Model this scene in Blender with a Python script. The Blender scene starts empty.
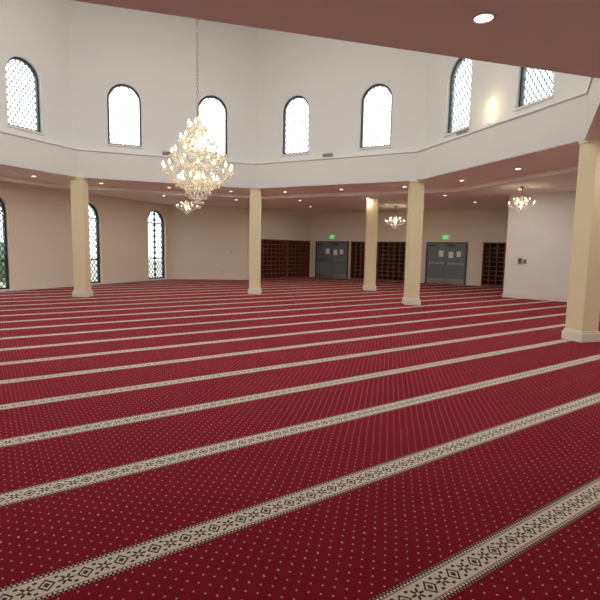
import bpy, bmesh, math, random
from mathutils import Matrix, Vector
random.seed(4)
scene = bpy.context.scene
scene.view_settings.view_transform = 'Standard'
scene.view_settings.exposure = 0.25
scene.view_settings.gamma = 1.12
COL = scene.collection

# ------------------------------------------------------------------ materials
def srgb(r, g, b):
    f = lambda c: (c/255/12.92) if c/255 <= 0.04045 else ((c/255+0.055)/1.055)**2.4
    return (f(r), f(g), f(b), 1.0)

def mat(name, rgb, rough=0.6, metal=0.0, emis=None, estr=0.0, noise=0.04, nscale=6.0, bump=0.0, spec=0.5):
    m = bpy.data.materials.new(name); m.use_nodes = True
    nt = m.node_tree; b = nt.nodes['Principled BSDF']
    c = srgb(*rgb)
    b.inputs['Base Color'].default_value = c
    b.inputs['Roughness'].default_value = rough
    b.inputs['Metallic'].default_value = metal
    b.inputs['Specular IOR Level'].default_value = spec
    if noise > 0:
        tc = nt.nodes.new('ShaderNodeNewGeometry')
        n = nt.nodes.new('ShaderNodeTexNoise'); n.inputs['Scale'].default_value = nscale
        n.inputs['Detail'].default_value = 3
        nt.links.new(tc.outputs['Position'], n.inputs['Vector'])
        r = nt.nodes.new('ShaderNodeMix'); r.data_type = 'RGBA'
        r.inputs[6].default_value = tuple(x*(1-noise) for x in c[:3])+(1,)
        r.inputs[7].default_value = tuple(min(1, x*(1+noise)) for x in c[:3])+(1,)
        nt.links.new(n.outputs['Fac'], r.inputs[0])
        nt.links.new(r.outputs[2], b.inputs['Base Color'])
        if bump > 0:
            bp = nt.nodes.new('ShaderNodeBump'); bp.inputs['Strength'].default_value = bump
            n2 = nt.nodes.new('ShaderNodeTexNoise'); n2.inputs['Scale'].default_value = nscale*12
            nt.links.new(tc.outputs['Position'], n2.inputs['Vector'])
            nt.links.new(n2.outputs['Fac'], bp.inputs['Height'])
            nt.links.new(bp.outputs['Normal'], b.inputs['Normal'])
    if emis:
        b.inputs['Emission Color'].default_value = srgb(*emis)
        b.inputs['Emission Strength'].default_value = estr
    return m

M_wall_up = mat('paint_upper_white', (220, 219, 213), 0.8, nscale=0.7, noise=0.02, bump=0.03)
M_wall = mat('paint_cream', (228, 218, 200), 0.8, nscale=0.7, noise=0.03, bump=0.03)
M_white = mat('paint_white_partition', (230, 230, 226), 0.8, noise=0.02)
M_ceil = mat('paint_ceiling', (238, 238, 228), 0.75, nscale=0.8, noise=0.02)
M_column = mat('paint_column_yellow', (230, 214, 172), 0.55, noise=0.03)
M_plinth = mat('plinth_offwhite', (225, 218, 200), 0.5)
M_base = mat('baseboard_white', (225, 220, 208), 0.45)
M_frame = mat('window_frame_dark_teal', (24, 42, 50), 0.4, noise=0.05)
M_lat = mat('lattice_grey', (128, 142, 144), 0.5)
M_latd = mat('lattice_dark', (30, 48, 46), 0.5)
M_door = mat('door_slate', (98, 110, 118), 0.45, noise=0.04)
M_dframe = mat('door_frame_dark', (52, 56, 62), 0.45)
M_steel = mat('steel', (150, 152, 155), 0.3, 0.9)
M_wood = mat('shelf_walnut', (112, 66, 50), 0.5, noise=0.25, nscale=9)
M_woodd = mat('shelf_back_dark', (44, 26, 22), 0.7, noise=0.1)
M_paper = mat('paper', (235, 235, 230), 0.7)
M_grey = mat('speaker_grey', (120, 122, 120), 0.5)
M_black = mat('speaker_grille', (35, 35, 36), 0.6)
M_green = mat('exit_green', (20, 190, 90), 0.5, emis=(20, 220, 100), estr=1.2, noise=0)
M_brass = mat('brass', (190, 150, 80), 0.25, 1.0)
M_bulb = mat('bulb_warm', (255, 230, 180), 0.3, emis=(255, 228, 176), estr=6, noise=0)
M_lamp = mat('downlight_lens', (255, 245, 225), 0.3, emis=(255, 240, 214), estr=7, noise=0)
M_trim = mat('downlight_trim', (230, 225, 220), 0.4)
M_ground = mat('outside_paving', (150, 155, 140), 0.9, noise=0.2, nscale=1)
M_hedge = mat('hedge_leaves', (70, 95, 60), 0.9, noise=0.5, nscale=5, bump=0.5)

def crystal_mat():
    m = bpy.data.materials.new('crystal'); m.use_nodes = True
    nt = m.node_tree; nt.nodes.clear()
    o = nt.nodes.new('ShaderNodeOutputMaterial')
    g = nt.nodes.new('ShaderNodeBsdfGlossy'); g.inputs['Roughness'].default_value = 0.12
    g.inputs['Color'].default_value = (.9, .86, .78, 1)
    d = nt.nodes.new('ShaderNodeBsdfTranslucent'); d.inputs['Color'].default_value = (.72, .66, .55, 1)
    d2 = nt.nodes.new('ShaderNodeBsdfTransparent')
    e = nt.nodes.new('ShaderNodeEmission'); e.inputs['Color'].default_value = (1, .86, .66, 1); e.inputs['Strength'].default_value = 0.08  # faint warm glow put into the crystal itself
    m1 = nt.nodes.new('ShaderNodeMixShader'); m1.inputs[0].default_value = .5
    m2 = nt.nodes.new('ShaderNodeMixShader'); m2.inputs[0].default_value = .25
    a = nt.nodes.new('ShaderNodeAddShader')
    L = nt.links.new
    L(g.outputs[0], m1.inputs[1]); L(d.outputs[0], m1.inputs[2])
    L(m1.outputs[0], m2.inputs[1]); L(d2.outputs[0], m2.inputs[2])
    L(m2.outputs[0], a.inputs[0]); L(e.outputs[0], a.inputs[1]); L(a.outputs[0], o.inputs[0])
    return m
M_crystal = crystal_mat()

# ------------------------------------------------------------------ carpet
ROW_T0, ROW_P = 1.36, 0.99
def carpet_mat():
    m = bpy.data.materials.new('mosque_carpet'); m.use_nodes = True
    nt = m.node_tree; L = nt.links.new; bsdf = nt.nodes['Principled BSDF']
    def MM(op, a, b=None, c=None):
        n = nt.nodes.new('ShaderNodeMath'); n.operation = op
        for i, v in enumerate((a, b, c)):
            if v is None: continue
            if isinstance(v, (int, float)): n.inputs[i].default_value = v
            else: L(v, n.inputs[i])
        return n.outputs[0]
    geo = nt.nodes.new('ShaderNodeNewGeometry')
    sp = nt.nodes.new('ShaderNodeSeparateXYZ'); L(geo.outputs['Position'], sp.inputs[0])
    X, Y = sp.outputs[0], sp.outputs[1]
    s = MM('ADD', MM('MULTIPLY', X, .829), MM('MULTIPLY', Y, .559))
    t = MM('SUBTRACT', MM('ADD', MM('MULTIPLY', X, -.559), MM('MULTIPLY', Y, .829)), ROW_T0)
    tb = MM('SUBTRACT', t, MM('MULTIPLY', MM('ROUND', MM('DIVIDE', t, ROW_P)), ROW_P))
    at = MM('ABSOLUTE', tb)
    def cyc(v, p):  # centred modulo
        return MM('SUBTRACT', v, MM('MULTIPLY', MM('ROUND', MM('DIVIDE', v, p)), p))
    def lt(a, b): return MM('LESS_THAN', a, b)
    def gt(a, b): return MM('GREATER_THAN', a, b)
    def AND(a, b): return MM('MULTIPLY', a, b)
    def OR(a, b): return MM('MAXIMUM', a, b)
    def dots(p, r, os, ot):
        a = cyc(MM('ADD', s, os), p); b = cyc(MM('ADD', tb, ot), p)
        d = MM('ADD', MM('MULTIPLY', a, a), MM('MULTIPLY', b, b))
        return lt(d, r*r)
    dp = .082
    field_d = OR(dots(dp, .0046, 0, 0), dots(dp, .0046, dp/2, dp/2))
    # --- border band
    core = lt(at, .062)
    outer = lt(at, .098)
    Lm = .17
    sl = cyc(s, Lm); asl = MM('ABSOLUTE', sl)
    dm = MM('ADD', MM('DIVIDE', asl, .040), MM('DIVIDE', at, .048))
    diamond = AND(lt(dm, 1.0), MM('SUBTRACT', 1.0, AND(gt(dm, .40), lt(dm, .68))))
    s2 = MM('SUBTRACT', Lm/2, asl)
    r = MM('SQRT', MM('ADD', MM('MULTIPLY', s2, s2), MM('MULTIPLY', tb, tb)))
    th = MM('ARCTAN2', tb, s2)
    rr = MM('ADD', .027, MM('MULTIPLY', .013, MM('COSINE', MM('MULTIPLY', th, 6.0))))
    flower = AND(lt(r, rr), gt(r, .010))
    s3 = MM('SUBTRACT', asl, Lm*.27)
    a3 = MM('SUBTRACT', at, .040)
    leaf = lt(MM('ADD', MM('POWER', MM('DIVIDE', s3, .011), 2.0), MM('POWER', MM('DIVIDE', a3, .009), 2.0)), 1.0)
    motif = OR(OR(diamond, flower), leaf)
    edge1 = AND(gt(at, .062), lt(at, .070))
    teeth = AND(AND(gt(at, .070), lt(at, .082)), lt(MM('ABSOLUTE', cyc(s, .022)), .0065))
    teeth2 = AND(AND(gt(at, .086), lt(at, .097)), lt(MM('ABSOLUTE', cyc(MM('ADD', s, .011), .022)), .0055))
    nz = nt.nodes.new('ShaderNodeTexNoise'); nz.inputs['Scale'].default_value = 1.3; nz.inputs['Detail'].default_value = 6
    L(geo.outputs['Position'], nz.inputs['Vector'])
    nf = nt.nodes.new('ShaderNodeTexNoise'); nf.inputs['Scale'].default_value = 260; nf.inputs['Detail'].default_value = 2
    L(geo.outputs['Position'], nf.inputs['Vector'])
    def mix(f, a, b):
        n = nt.nodes.new('ShaderNodeMix'); n.data_type = 'RGBA'
        L(f, n.inputs[0])
        for k, v in ((6, a), (7, b)):
            if isinstance(v, tuple): n.inputs[k].default_value = v
            else: L(v, n.inputs[k])
        return n.outputs[2]
    red1, red2 = (.155, .0040, .0130, 1), (.215, .0070, .019, 1)
    red = mix(nz.outputs['Fac'], red1, red2)
    cream = (.66, .60, .47, 1); tan = (.30, .20, .13, 1); dark = (.07, .04, .026, 1); maroon = (.06, .004, .009, 1)
    c = mix(field_d, red, (.60, .40, .30, 1))
    c = mix(outer, c, maroon)
    c = mix(teeth, c, cream); c = mix(teeth2, c, tan)
    c = mix(edge1, c, tan)
    c = mix(core, c, cream)
    c = mix(AND(core, motif), c, dark)
    hs = nt.nodes.new('ShaderNodeHueSaturation')
    L(c, hs.inputs['Color'])
    L(MM('ADD', .75, MM('MULTIPLY', nf.outputs['Fac'], .5)), hs.inputs['Value'])
    L(hs.outputs[0], bsdf.inputs['Base Color'])
    bsdf.inputs['Roughness'].default_value = .95
    bsdf.inputs['Specular IOR Level'].default_value = .08
    bp = nt.nodes.new('ShaderNodeBump'); bp.inputs['Strength'].default_value = .25; bp.inputs['Distance'].default_value = .004
    L(nf.outputs['Fac'], bp.inputs['Height']); L(bp.outputs[0], bsdf.inputs['Normal'])
    return m
M_carpet = carpet_mat()

# ------------------------------------------------------------------ mesh helpers
class MB:
    def __init__(self): self.v = []; self.f = []; self.m = []
    def add(self, vs, fs, mi=0):
        o = len(self.v); self.v += [tuple(p) for p in vs]
        for q in fs: self.f.append(tuple(i+o for i in q)); self.m.append(mi)
    def box(self, x0, x1, y0, y1, z0, z1, mi=0):
        self.add([(x0,y0,z0),(x1,y0,z0),(x1,y1,z0),(x0,y1,z0),(x0,y0,z1),(x1,y0,z1),(x1,y1,z1),(x0,y1,z1)],
                 [(0,3,2,1),(4,5,6,7),(0,1,5,4),(1,2,6,5),(2,3,7,6),(3,0,4,7)], mi)
    def bar(self, p, q, w, d, mi=0):   # bar in local xy plane, thickness d along z
        p = Vector(p); q = Vector(q); u = (q-p)
        if u.length < 1e-5: return
        u.normalize(); n = Vector((-u.y, u.x, 0))*w/2; z = Vector((0,0,d/2))
        vs = [p-n-z, q-n-z, q+n-z, p+n-z, p-n+z, q-n+z, q+n+z, p+n+z]
        self.add(vs, [(0,3,2,1),(4,5,6,7),(0,1,5,4),(1,2,6,5),(2,3,7,6),(3,0,4,7)], mi)
    def tube(self, pts, rad, seg=6, mi=0):
        pts = [Vector(p) for p in pts]; rings = []
        for i, p in enumerate(pts):
            a = pts[max(0,i-1)]; b = pts[min(len(pts)-1,i+1)]
            d = (b-a).normalized()
            up = Vector((0,0,1)) if abs(d.z) < .95 else Vector((1,0,0))
            x = d.cross(up).normalized(); y = d.cross(x)
            r = rad[i] if isinstance(rad, (list, tuple)) else rad
            rings.append([p + x*math.cos(k*2*math.pi/seg)*r + y*math.sin(k*2*math.pi/seg)*r for k in range(seg)])
        vs = [v for ring in rings for v in ring]; fs = []
        for i in range(len(pts)-1):
            for k in range(seg):
                fs.append((i*seg+k, i*seg+(k+1)%seg, (i+1)*seg+(k+1)%seg, (i+1)*seg+k))
        fs.append(tuple(range(seg-1,-1,-1))); fs.append(tuple((len(pts)-1)*seg+k for k in range(seg)))
        self.add(vs, fs, mi)
    def lathe(self, prof, c=(0,0,0), seg=24, mi=0):
        vs = []; fs = []
        for (r, z) in prof:
            for k in range(seg):
                a = k*2*math.pi/seg
                vs.append((c[0]+max(r,1e-4)*math.cos(a), c[1]+max(r,1e-4)*math.sin(a), c[2]+z))
        for i in range(len(prof)-1):
            for k in range(seg):
                fs.append((i*seg+k, i*seg+(k+1)%seg, (i+1)*seg+(k+1)%seg, (i+1)*seg+k))
        self.add(vs, fs, mi)
    def octa(self, c, r, h, mi=0):
        x, y, z = c
        a = random.random()*3
        vs = [(x, y, z+h*.45), (x, y, z-h*.55)] + [(x+r*math.cos(a+k*math.pi/2), y+r*math.sin(a+k*math.pi/2), z+h*.08) for k in range(4)]
        self.add(vs, [(0,2,3),(0,3,4),(0,4,5),(0,5,2),(1,3,2),(1,4,3),(1,5,4),(1,2,5)], mi)
    def obj(self, name, mats, M=None, parent=None, smooth=False, bevel=0):
        me = bpy.data.meshes.new(name); me.from_pydata(self.v, [], self.f)
        for m in (mats if isinstance(mats, (list, tuple)) else [mats]): me.materials.append(m)
        for p, mi in zip(me.polygons, self.m): p.material_index = mi; p.use_smooth = smooth
        me.validate(); me.update()
        bm = bmesh.new(); bm.from_mesh(me); bmesh.ops.recalc_face_normals(bm, faces=bm.faces); bm.to_mesh(me); bm.free()
        o = bpy.data.objects.new(name, me); COL.objects.link(o)
        if parent: o.parent = parent
        if M is not None: o.matrix_basis = M
        if bevel:
            b = o.modifiers.new('bevel', 'BEVEL'); b.width = bevel; b.segments = 2; b.limit_method = 'ANGLE'
        return o

def empty(name, M=None):
    e = bpy.data.objects.new(name, None); e.empty_display_size = .2; COL.objects.link(e)
    if M is not None: e.matrix_basis = M
    return e

def plate(name, loops, thick, M, material, zoff=0.0, parent=None):
    """2D filled shape with holes extruded: local xy plane, from z=zoff-thick to zoff"""
    cu = bpy.data.curves.new(name+'_c', 'CURVE'); cu.dimensions = '2D'; cu.fill_mode = 'BOTH'; cu.extrude = thick/2
    for lp in loops:
        sp = cu.splines.new('POLY'); sp.points.add(len(lp)-1)
        for i, p in enumerate(lp): sp.points[i].co = (p[0], p[1], 0, 1)
        sp.use_cyclic_u = True
    tmp = bpy.data.objects.new('tmp', cu); COL.objects.link(tmp)
    dg = bpy.context.evaluated_depsgraph_get(); dg.update()
    me = bpy.data.meshes.new_from_object(tmp.evaluated_get(dg))
    bpy.data.objects.remove(tmp); bpy.data.curves.remove(cu)
    me.transform(Matrix.Translation((0, 0, zoff-thick/2)))
    me.materials.clear(); me.materials.append(material)
    for p in me.polygons: p.use_smooth = False; p.material_index = 0
    bm = bmesh.new(); bm.from_mesh(me); bmesh.ops.remove_doubles(bm, verts=bm.verts, dist=1e-4)
    bmesh.ops.recalc_face_normals(bm, faces=bm.faces); bm.to_mesh(me); bm.free()
    me.name = name
    o = bpy.data.objects.new(name, me); COL.objects.link(o)
    if parent: o.parent = parent
    o.matrix_basis = M
    return o

def wallM(P, Q, z=0):
    d = (Vector((Q[0], Q[1], 0))-Vector((P[0], P[1], 0))); Ln = d.length; d.normalize()
    M = Matrix(((d.x, 0, d.y, P[0]), (d.y, 0, -d.x, P[1]), (0, 1, 0, z), (0, 0, 0, 1)))
    return M, Ln

def arch(cx, w, y0, y1, n=16):
    r = w/2
    pts = [(cx-r, y0), (cx+r, y0)]
    for i in range(n+1):
        a = math.pi*i/n
        pts.append((cx+r*math.cos(a), y1-r+r*math.sin(a)))
    return pts

def inside_arch(x, y, w, h):
    r = w/2
    if y < 0 or abs(x) > r: return False
    if y <= h-r: return True
    return x*x+(y-(h-r))**2 <= r*r

win_n = [0]
def window(M, cx, w, y0, y1, wt, lat_mat, bar=.016, pitch=.16, mull=False, fw=.055):
    """arched window in wall with thickness wt (wall occupies z -wt..0)"""
    win_n[0] += 1
    E = empty('window_%d' % win_n[0], M @ Matrix.Translation((cx, y0, -wt*.55)))
    h = y1-y0
    I = Matrix.Identity(4)
    def off(d): return [(x, y) for x, y in arch(0, w-2*d, d, h-d)]
    plate('frame', [arch(0, w+.01, -.005, h+.005), off(fw)], .09, I, M_frame, .045, E)
    mb = MB(); iw, ih = w-2*fw+.01, h-2*fw+.01
    for sgn in (1, -1):
        k = -20*pitch
        while k < 20*pitch:
            run = None; N = 260
            for i in range(N+1):
                x = -iw/2+iw*i/N; y = sgn*1.45*x+k
                ins = inside_arch(x, y, iw, ih)
                if ins and run is None: run = (x, y)
                if run is not None and (not ins or i == N):
                    mb.bar((run[0], run[1]+fw, 0), (x, y+fw, 0), bar, .012); run = None
            k += pitch
    mb.obj('lattice', lat_mat, I, E)
    if mull:
        b = MB(); b.box(-.025, .025, fw, h-fw, -.03, .03); b.box(-w/2+fw, w/2-fw, h-w/2-.03, h-w/2+.02, -.03, .03)
        b.box(-w/2+fw, w/2-fw, .95, 1.0, -.03, .03)
        b.obj('mullions', M_frame, I, E)
    s = MB(); s.box(-w/2-.03, w/2+.03, -.04, .0, -.05, wt*.55+.04); s.obj('sill', M_base, I, E)
    ld = bpy.data.lights.new('portal', 'AREA'); ld.shape = 'RECTANGLE'; ld.size = w; ld.size_y = h
    ld.cycles.is_portal = True
    lo = bpy.data.objects.new('daylight_portal', ld); COL.objects.link(lo); lo.parent = E
    lo.matrix_basis = Matrix.Translation((0, h/2, -wt*.45-.02)) @ Matrix.Rotation(math.pi, 4, 'X')
    return E

# ------------------------------------------------------------------ plan
A = (-6.79, 14.4); B = (-1.62, 16.33); C = (3.31, 13.85); D = (5.04, 8.63)
E_ = (3.58, 5.73); F_ = (-6.65, 2.82); H_ = (-9.06, 9.39)
OPEN = [A, B, C, D, E_, F_, H_]      # clockwise seen from above
HC = 3.64; HL = 4.45; HD = 9.6

def offset(poly, d):   # poly clockwise, outwards = left of direction
    n = len(poly); out = []
    for i in range(n):
        p0 = Vector(poly[i-1]); p1 = Vector(poly[i]); p2 = Vector(poly[(i+1) % n])
        d1 = (p1-p0).normalized(); d2 = (p2-p1).normalized()
        n1 = Vector((-d1.y, d1.x)); n2 = Vector((-d2.y, d2.x))
        a = p1+n1*d; b = p1+n2*d
        den = d1.x*d2.y-d1.y*d2.x
        t = ((b.x-a.x)*d2.y-(b.y-a.y)*d2.x)/den
        q = a+d1*t; out.append((q.x, q.y))
    return out

W1 = (-6.43, 23.2); W2 = (-2.6, 23.6); W3 = (.58, 26.97); W5 = (12.14, 20.3)
W0 = (W1[0]-.42*11, W1[1]-.907*11)
OUT = [W0, W1, W2, W3, W5, (13.4, 12.4), (12.5, 4.0), (7.0, -2.5), (-3.0, -4.2), (-9.5, -1.5), (-12.6, 5.5)]

fl = plate('floor', [offset(OUT, .3)], .12, Matrix.Identity(4), M_carpet, 0.0)
plate('ceiling', [offset(OUT, .3), offset(OPEN, .015)], .1, Matrix.Translation((0, 0, 0)), M_ceil, HC+.1-.012)
# shallow downstand beam running round the ring ceiling, behind the first row of downlights
BE = offset(OPEN, 2.25); BI = offset(OPEN, 2.0)
for i in (6, 0, 1, 2):
    j = (i+1) % 7
    plate('trim_ceiling_beam_%d' % (i+1), [[BI[i], BE[i], BE[j], BI[j]]], .11, Matrix.Identity(4), M_ceil, HC-.01)
plate('trim_fascia', [offset(OPEN, .55), OPEN], HL-HC, Matrix.Identity(4), M_wall_up, HL)
plate('trim_ledge', [offset(OPEN, .3), offset(OPEN, -.03)], .05, Matrix.Identity(4), M_white, HL+.04)
plate('ceiling_dome', [offset(OPEN, .6)], .15, Matrix.Identity(4), M_wall_up, HD+.15)

# drum walls
DR = offset(OPEN, .28)
names = ['north', 'north_east', 'east', 'south_east', 'south', 'west', 'north_west']
T = .25
for i in range(7):
    P, Q = DR[i], DR[(i+1) % 7]
    M, Ln = wallM(P, Q)
    Pi = Vector(OPEN[i]); Qi = Vector(OPEN[(i+1) % 7]); Li = (Qi-Pi).length
    o0 = (Pi-Vector(P)).dot((Vector(Q)-Vector(P)).normalized())
    wins = []
    if i in (0, 1, 6): wins = [Li*.25+o0, Li*.75+o0]
    elif i == 2: wins = [Li*.25+o0, Li*.715+o0]
    elif i == 3: wins = [1.4+o0]
    elif i == 5: wins = [Li*.2+o0, Li*.5+o0, Li*.8+o0]
    elif i == 4: wins = [Li*.2+o0, Li*.4+o0, Li*.6+o0, Li*.8+o0]  # near side, never seen: windows added to bring in light
    ZB, ZT, WW = 4.74, 6.62, 1.0
    loops = [[(-.12, HL-.3), (Ln+.12, HL-.3), (Ln+.12, HD), (-.12, HD)]] + [arch(c, WW, ZB, ZT) for c in wins]
    plate('wall_drum_'+names[i], loops, T, M, M_wall_up, 0.0)
    for c in wins: window(M, c, WW, ZB, ZT, T, M_lat, bar=.024, pitch=.19)

# outer walls
onames = ['west', 'north_west', 'alcove', 'north', 'north_east', 'east', 'south_east', 'south', 'south_west', 'near_west', 'far_west']
WT = .3
for i in range(len(OUT)):
    P, Q = OUT[i], OUT[(i+1) % len(OUT)]
    M, Ln = wallM(P, Q)
    wins = []
    if i == 0: wins = [Ln-.95, Ln-4.85, Ln-8.7]
    elif i in (5, 6, 8, 9, 10): wins = [Ln*.25, Ln*.75]  # walls out of view: windows added here to let daylight in
    elif i == 7: wins = [Ln*.2, Ln*.5, Ln*.8]  # wall behind the camera: unseen windows, added to light the floor
    ZB, ZT, WW = .06, 3.3, 1.2
    loops = [[(-.1, -.1), (Ln+.1, -.1), (Ln+.1, HC+.05), (-.1, HC+.05)]] + [arch(c, WW, ZB, ZT) for c in wins]
    plate('wall_'+onames[i], loops, WT, M, M_wall, 0.0)
    for c in wins: window(M, c, WW, ZB, ZT, WT, M_latd, bar=.034, pitch=.26, mull=True, fw=.07)
    mb = MB(); x = 0.0
    gaps = [(c-WW/2-.03, c+WW/2+.03) for c in sorted(wins)]
    if i == 3: gaps = [(.3, 2.45), (6.6, 8.65)]
    for g in gaps+[(Ln, Ln)]:
        if g[0] > x: mb.box(x, g[0], 0, .13, 0, .02)
        x = g[1]
    mb.obj('baseboard_'+onames[i], M_base, M)

# partition wall on the right
PW0, PW1 = (7.35, 16.85), (12.9, 12.3)
M, Ln = wallM(PW0, PW1)
mb = MB(); mb.box(0, Ln, 0, HC, -.3, 0); mb.obj('wall_partition', M_white, M)
mb = MB(); mb.box(-.02, Ln, 0, .14, 0, .02); mb.box(-.02, 0, 0, .14, -.3, .02); mb.obj('baseboard_partition', M_base, M)
E = empty('wall_control_panel', M @ Matrix.Translation((.55, 1.3, 0)))
mb = MB(); mb.box(-.12, .02, -.09, .12, 0, .03); mb.box(.06, .16, -.07, .08, 0, .03); mb.obj('housing', M_grey, Matrix.Identity(4), E, bevel=.005)
mb = MB(); mb.box(-.1, 0, 0, .09, .03, .034); mb.box(.09, .13, -.02, .03, .03, .04); mb.obj('buttons', M_black, Matrix.Identity(4), E)

# ------------------------------------------------------------------ columns
def column(x, y, w, ang, m=M_column):
    E = empty('column', Matrix.Translation((x, y, 0)) @ Matrix.Rotation(ang, 4, 'Z'))
    I = Matrix.Identity(4)
    mb = MB(); mb.box(-w/2, w/2, -w/2, w/2, .1, HC-.02); mb.obj('shaft', m, I, E, bevel=.01)
    mb = MB(); p = w/2+.035; mb.box(-p, p, -p, p, 0, .16); q = w/2+.015; mb.box(-q, q, -q, q, .16, .2)
    mb.obj('plinth', M_plinth, I, E, bevel=.008)
    mb = MB(); mb.box(-q, q, -q, q, HC-.07, HC-.012); mb.obj('collar', m, I, E, bevel=.006)
cx, cy = -2.0, 9.15
for P in (A, B, C, D, H_):
    d = (Vector(P)-Vector((cx, cy))).normalized()
    k = .22
    xx, yy = P[0]+d.x*k, P[1]+d.y*k
    if P is A: xx += .13
    if P is C: xx -= .12
    column(xx, yy, .38, 0.02 if P in (A, B, C) else .3)
column(2.8, 18.85, .42, 0.0, M_column)

# ------------------------------------------------------------------ north wall fittings
MN, LnN = wallM(W3, W5)
S0 = 1.36
def door(x0, x1):
    w = x1-x0; h = 2.06
    E = empty('door_%d' % (1 if x0 < 3 else 2), MN @ Matrix.Translation((x0, 0, 0)))
    I = Matrix.Identity(4)
    mb = MB(); f = .07
    mb.box(0, f, 0, h, 0, .07); mb.box(w-f, w, 0, h, 0, .07); mb.box(f, w-f, h-f, h, 0, .07)
    mb.obj('jamb', M_dframe, I, E)
    for k, (a, b) in enumerate(((f+.005, w/2-.006), (w/2+.006, w-f-.005))):
        mb = MB(); mb.box(a, b, .015, h-f-.005, .0, .045); mb.obj('leaf_%d' % (k+1), M_door, I, E, bevel=.003)
        mb = MB(); mb.box(a+.08, b-.06, .98, 1.06, .06, .11); mb.box(a+.08, a+.18, .96, 1.08, .045, .1); mb.box(b-.16, b-.06, .96, 1.08, .045, .1)
        mb.box(a+.02, b-.02, .03, .26, .045, .05)
        mb.obj('push_bar_%d' % (k+1), M_steel, I, E)
        mb = MB(); mb.box(a+.05, a+.4, h-f-.14, h-f-.06, .045, .1); mb.obj('closer_%d' % (k+1), M_dframe, I, E)
    mb = MB(); mb.box(w*.5-.36, w*.5-.14, 1.35, 1.65, .046, .05); mb.box(w*.5+.12, w*.5+.34, 1.3, 1.6, .046, .05)
    mb.box(w*.5+.5, w*.5+.7, 1.35, 1.62, .046, .05)
    mb.obj('notice_papers', M_paper, I, E)
door(S0-1.03, S0+1.0); door(S0+5.27, S0+7.25)

def exit_sign(x):
    E = empty('exit_sign', MN @ Matrix.Translation((x, 2.3, .0)))
    I = Matrix.Identity(4)
    mb = MB(); mb.box(-.17, .17, -.1, .1, 0, .05); mb.obj('housing', M_white, I, E, bevel=.006)
    mb = MB(); z = .056; b = .014; hh = .055
    x0 = -.12
    mb.bar((x0, -hh, z), (x0, hh, z), b, .008)
    for yy in (-hh, 0, hh): mb.bar((x0, yy, z), (x0+.045, yy, z), b, .008)
    x0 = -.055; mb.bar((x0, -hh, z), (x0+.055, hh, z), b, .008); mb.bar((x0, hh, z), (x0+.055, -hh, z), b, .008)
    mb.bar((.03, -hh, z), (.03, hh, z), b, .008)
    mb.bar((.09, -hh, z), (.09, hh, z), b, .008); mb.bar((.06, hh, z), (.125, hh, z), b, .008)
    mb.box(-.16, .16, -.09, -.075, .05, .058); mb.box(-.16, .16, .075, .09, .05, .058)
    mb.obj('letters', M_green, I, E)
exit_sign(S0+.0); exit_sign(S0+6.2)

def shoe_shelf(M, x0, x1, h=2.02, dep=.34, pw=.3, ph=.22):
    E = empty('shoe_shelf', M @ Matrix.Translation((x0, 0, .022)))
    w = x1-x0; I = Matrix.Identity(4); mb = MB()
    mb.box(0, .04, 0, h, 0, dep); mb.box(w-.04, w, 0, h, 0, dep); mb.box(-.02, w+.02, h, h+.045, 0, dep+.02); mb.box(.04, w-.04, 0, .09, 0, dep-.03)
    n = max(2, round(w/pw))
    for i in range(1, n): mb.box(w*i/n-.014, w*i/n+.014, .09, h, .01, dep)
    k = round((h-.09)/ph)
    for j in range(1, k): yy = .09+(h-.09)*j/k; mb.box(.04, w-.04, yy-.014, yy+.014, .01, dep-.01)
    mb.obj('carcass', M_wood, I, E)
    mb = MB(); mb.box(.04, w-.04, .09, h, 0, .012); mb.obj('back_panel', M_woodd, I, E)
MA, LnA = wallM(W2, W3)
shoe_shelf(MA, .35, 2.35); shoe_shelf(MA, 2.4, 4.15)
shoe_shelf(MN, S0+1.28, S0+2.75); shoe_shelf(MN, S0+2.8, S0+4.3)
shoe_shelf(MN, S0+8.0, S0+10.2)

MW, LnW = wallM(W1, W2)
E = empty('wall_thermostat', MW @ Matrix.Translation((2.95, 1.35, 0)))
mb = MB(); mb.box(-.06, .06, -.08, .08, 0, .03); mb.obj('case', M_base, Matrix.Identity(4), E, bevel=.006)
mb = MB(); mb.box(-.035, .035, 0, .05, .03, .033); mb.obj('display', M_grey, Matrix.Identity(4), E)
E = empty('wall_outlet', MW @ Matrix.Translation((2.6, .42, 0)))
mb = MB(); mb.box(-.05, .05, -.07, .07, 0, .012); mb.obj('plate', M_base, Matrix.Identity(4), E, bevel=.004)
mb = MB(); mb.box(-.02, .02, .015, .045, .012, .016); mb.box(-.02, .02, -.045, -.015, .012, .016); mb.obj('sockets', M_grey, Matrix.Identity(4), E)

def speaker(i, frac):
    P, Q = DR[i], DR[(i+1) % 7]; M, Ln = wallM(P, Q)
    E = empty('wall_speaker', M @ Matrix.Translation((Ln*frac, HL+.12, .08)) @ Matrix.Rotation(.3, 4, 'X'))
    I = Matrix.Identity(4)
    mb = MB(); mb.box(-.15, .15, -.085, .085, 0, .14); mb.obj('cabinet', M_grey, I, E, bevel=.015)
    mb = MB(); mb.box(-.13, .13, -.07, .07, .14, .15); mb.obj('grille', M_grey, I, E)
    mb = MB(); mb.box(-.03, .03, -.03, .03, -.09, 0); mb.obj('bracket', M_black, I, E)
speaker(0, .48); speaker(1, .48); speaker(2, .34)

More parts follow.
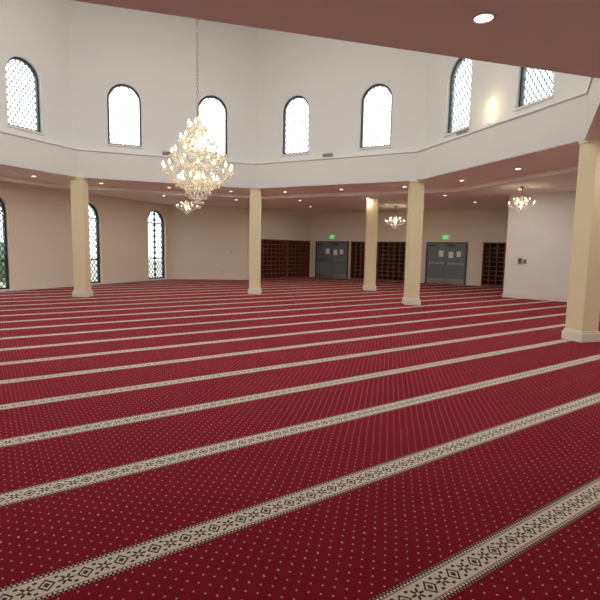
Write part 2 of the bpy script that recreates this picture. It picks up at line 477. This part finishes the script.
# ------------------------------------------------------------------ downlights
def inpoly(x, y, poly):
    c = False; n = len(poly)
    for i in range(n):
        x1, y1 = poly[i]; x2, y2 = poly[(i+1) % n]
        if (y1 > y) != (y2 > y) and x < (x2-x1)*(y-y1)/(y2-y1)+x1: c = not c
    return c
def downlight(x, y, power=14, r=.095):
    E = empty('recessed_downlight', Matrix.Translation((x, y, HC-.012)))
    I = Matrix.Identity(4)
    mb = MB(); mb.lathe([(r, -.001), (r+.028, -.004), (r+.03, -.012), (r, -.014), (r-.005, 0)], seg=24); mb.obj('trim_ring', M_trim, I, E, smooth=True)
    mb = MB(); mb.lathe([(r, -.004), (r*.6, -.008), (0, -.009)], seg=24); mb.obj('lens', M_lamp, I, E, smooth=True)
    ld = bpy.data.lights.new('downlight', 'AREA'); ld.shape = 'DISK'; ld.size = r*1.6; ld.energy = power; ld.color = (1, .9, .78)
    lo = bpy.data.objects.new('lamp', ld); COL.objects.link(lo); lo.parent = E; lo.location = (0, 0, -.03)
downlight(1.55, 4.3, 6, .08)
placed = [(1.55, 4.3)]
inner = offset(OUT, -.9)
for off, step in ((1.1, 2.3), (3.9, 3.1), (6.6, 3.4)):
    R = offset(OPEN, off)
    for i in range(7):
        P = Vector(R[i]); Q = Vector(R[(i+1) % 7]); Ln = (Q-P).length; n = max(1, round(Ln/step))
        for k in range(n):
            p = P.lerp(Q, (k+.5)/n)
            if not inpoly(p.x, p.y, inner): continue
            if min((p.x-a)**2+(p.y-b)**2 for a, b in placed) < 1.6: continue
            if p.y < 5.2 and abs(p.x) < 4: continue
            if off > 6 and p.y < 10: continue
            placed.append((p.x, p.y)); downlight(p.x, p.y, 12, .07)

# ------------------------------------------------------------------ chandeliers
def chandelier(name, x, y, zc, ztop, R, Hh, tiers, power, chain_r=.012, dens=1.0):
    """zc = centre height of body, R radius, Hh body height"""
    E = empty(name, Matrix.Translation((x, y, zc))); I = Matrix.Identity(4)
    cr = MB(); bu = MB(); br = MB(); gl = MB()
    prof = [(0, -.46), (.035, -.45), (.06, -.42), (.03, -.38), (.02, -.34), (.09, -.28), (.11, -.24), (.05, -.2), (.025, -.15), (.025, -.05),
            (.07, .0), (.08, .04), (.03, .09), (.02, .16), (.055, .22), (.05, .26), (.018, .3), (.018, .42), (.05, .46), (.02, .5), (0, .51)]
    gl.lathe([(r*R*1.4, z*Hh) for r, z in prof], seg=16)
    z = Hh*.5; topz = ztop-zc; k = 0
    link = .07 if R > .5 else .04
    while z < topz-.05:
        a = (k % 2)*math.pi/2; pts = []
        for q in range(9):
            t = q*2*math.pi/8
            pts.append((math.cos(a)*math.sin(t)*link*.28, math.sin(a)*math.sin(t)*link*.28, z+link*.5+math.cos(t)*link*.6))
        br.tube(pts, chain_r*.5, 5); z += link; k += 1
    br.lathe([(0, topz-.0), (R*.16, topz-.0), (R*.15, topz-.03), (R*.05, topz-.07), (0, topz-.08)], seg=20)
    for (n, rr, zb, drop, ph) in tiers:
        rr *= R; zb *= Hh; drop *= Hh
        ends = []
        for i in range(n):
            a = 2*math.pi*(i+ph)/n; ca, sa = math.cos(a), math.sin(a)
            pts = []
            for q in range(11):
                t = q/10; rad = .05*R + (rr-.05*R)*t
                zz = zb - drop*math.sin(t*math.pi*.95)*1.0 + .06*Hh*t
                pts.append((ca*rad, sa*rad, zz))
            gl.tube(pts, .011*R/.7+.002, 5)
            ex, ey, ez = pts[-1]; ends.append((ex, ey, ez, a))
            s = R*.075
            gl.lathe([(.1*s, -.1*s), (.8*s, .1*s), (1.1*s, .35*s), (.9*s, .3*s), (.15*s, .1*s)], (ex, ey, ez), 10)
            gl.tube([(ex, ey, ez), (ex, ey, ez+1.1*s)], .22*s, 8)
            bu.lathe([(.16*s, 1.1*s), (.42*s, 1.5*s), (.40*s, 1.9*s), (.16*s, 2.5*s), (0, 2.9*s)], (ex, ey, ez), 8)
            m = max(3, int(6*dens))
            for j in range(m):
                b = 2*math.pi*j/m
                px, py = ex+math.cos(b)*1.05*s, ey+math.sin(b)*1.05*s
                for q in range(2): cr.octa((px, py, ez+.15*s-(q*.55)*s), .14*s, .45*s)
                cr.octa((px, py, ez-1.35*s), .26*s, 1.1*s)
            for q in (4, 6, 8):
                p = pts[q]; cr.octa((p[0], p[1], p[2]-.6*s), .25*s, 1.0*s)
        for i in range(n):
            a = ends[i]; b = ends[(i+1) % n]; m = max(6, int(10*dens))
            for q in range(1, m):
                t = q/m
                cr.octa((a[0]+(b[0]-a[0])*t, a[1]+(b[1]-a[1])*t, a[2]+.02-math.sin(t*math.pi)*R*.13), R*.016, R*.04)
        for i in range(n):
            a = ends[i]; m = int(20*dens)
            zt = zb+drop+.17*Hh if zb < .3*Hh else zb+.14*Hh
            for q in range(m):
                t = q/m; rad = .06*R+(rr*.92-.06*R)*t
                zz = zt+(a[2]-zt)*t - math.sin(t*math.pi)*R*.1
                cr.octa((math.cos(a[3])*rad, math.sin(a[3])*rad, zz), R*.016, R*.042)
    for rad, z0, n in ((.33, -.30, 18), (.24, -.35, 14), (.15, -.41, 10), (.06, -.46, 6)):
        for i in range(max(4, int(n*dens))):
            a = 2*math.pi*i/max(4, int(n*dens))
            for q in range(3): cr.octa((math.cos(a)*rad*R, math.sin(a)*rad*R, z0*Hh+.05*Hh-q*R*.05), R*.02, R*.05)
            cr.octa((math.cos(a)*rad*R, math.sin(a)*rad*R, z0*Hh-R*.1), R*.028, R*.1)
    for i in range(max(6, int(12*dens))):
        a = 2*math.pi*i/max(6, int(12*dens))
        for q in range(4): cr.octa((math.cos(a)*R*(.08+.03*q), math.sin(a)*R*(.08+.03*q), Hh*.49-q*R*.06), R*.018, R*.05)
    gl.obj('glass_arms', M_crystal, I, E, smooth=True)
    cr.obj('crystal_drops', M_crystal, I, E)
    bu.obj('candle_bulbs', M_bulb, I, E, smooth=True)
    br.obj('chain_and_canopy', M_brass, I, E, smooth=True)
    for zz in ((-.15, .2) if R > .5 else (-.0,)):
        ld = bpy.data.lights.new('glow', 'POINT'); ld.energy = power; ld.color = (1, .8, .52); ld.shadow_soft_size = R*.12
        lo = bpy.data.objects.new('lamp', ld); COL.objects.link(lo); lo.parent = E; lo.location = (0, 0, zz*Hh)
    return E
chandelier('crystal_chandelier', -2.0, 9.15, 3.20, HD, .70, 1.66,
           [(14, .92, -.14, .13, 0), (12, .68, .02, .1, .5), (9, .45, .18, .08, 0), (6, .24, .33, .05, .5), (10, .52, -.27, .08, .25)], 9)
sm = [(8, .95, -.05, .2, 0), (6, .55, .15, .12, .5)]
chandelier('small_chandelier', -4.45, 18.4, 3.15, HC-.012, .42, .5, sm, 14, dens=.6)
chandelier('small_chandelier', 4.3, 21.7, 2.92, HC-.012, .46, .6, sm, 32, dens=.6)
chandelier('small_chandelier', 6.75, 14.6, 3.1, HC-.012, .4, .5, sm, 12, dens=.6)

# uplight sconce on the drum wall (warm glow)
P, Q = DR[2], DR[3]; M, Ln = wallM(P, Q)
E = empty('wall_uplight', M @ Matrix.Translation((Ln*.49, HL+.12, .12)))
mb = MB(); mb.box(-.1, .1, -.04, .03, -.12, .05); mb.obj('housing', M_white, Matrix.Identity(4), E, bevel=.01)
mb = MB(); mb.box(-.08, .08, .03, .034, -.09, .03); mb.obj('lens', M_bulb, Matrix.Identity(4), E)
ld = bpy.data.lights.new('glow', 'POINT'); ld.energy = 4; ld.color = (1, .85, .45); ld.shadow_soft_size = .05
lo = bpy.data.objects.new('lamp', ld); COL.objects.link(lo); lo.parent = E; lo.location = (0, .42, .14)

# ------------------------------------------------------------------ unseen fill light added under the drum ceiling
E = empty('drum_fill_light', Matrix.Translation((-2.2, 8.9, HD)))
mb = MB(); mb.box(-3.1, 3.1, -3.1, -3.0, -.06, 0); mb.box(-3.1, 3.1, 3.0, 3.1, -.06, 0); mb.box(-3.1, -3.0, -3, 3, -.06, 0); mb.box(3.0, 3.1, -3, 3, -.06, 0)
mb.obj('frame', M_white, Matrix.Identity(4), E)  # made-up surround for the added fill light
ld = bpy.data.lights.new('drum_fill_light', 'AREA'); ld.shape = 'SQUARE'; ld.size = 6.0; ld.energy = 400; ld.color = (1, .985, .96)  # broad area light added to brighten the hall from above
lo = bpy.data.objects.new('lamp', ld); COL.objects.link(lo); lo.parent = E; lo.location = (0, 0, -.03)

# ------------------------------------------------------------------ outside
mb = MB(); mb.box(-60, 60, -60, 60, -.5, -.2); mb.obj('ground_outside', M_ground)
mb = MB()
for i in range(60):
    px = -13.5-random.random()*2-i*.02; py = 8+i*.42
    r = .6+random.random()*.5
    mb.lathe([(0, -r*.8), (r*.7, -r*.6), (r, 0), (r*.7, r*.7), (0, r)], (px-(.0 if py < 22 else 0), py, .5+random.random()*.6), 9)
mb.obj('hedge', M_hedge, smooth=True)

w = bpy.data.worlds.new('World'); scene.world = w; w.use_nodes = True
bg = w.node_tree.nodes['Background']; bg.inputs[0].default_value = (.92, .96, 1, 1); bg.inputs[1].default_value = 3.8

# ------------------------------------------------------------------ camera
cd = bpy.data.cameras.new('camera'); cam = bpy.data.objects.new('camera', cd); COL.objects.link(cam)
cd.sensor_width = 36; cd.lens = 467/600*36; cd.clip_start = .05
cam.matrix_basis = Matrix.Translation((0, 0, 1.6)) @ Matrix.Rotation(math.radians(90-6.23), 4, 'X') @ Matrix.Rotation(math.radians(1.03), 4, 'Z')
scene.camera = cam
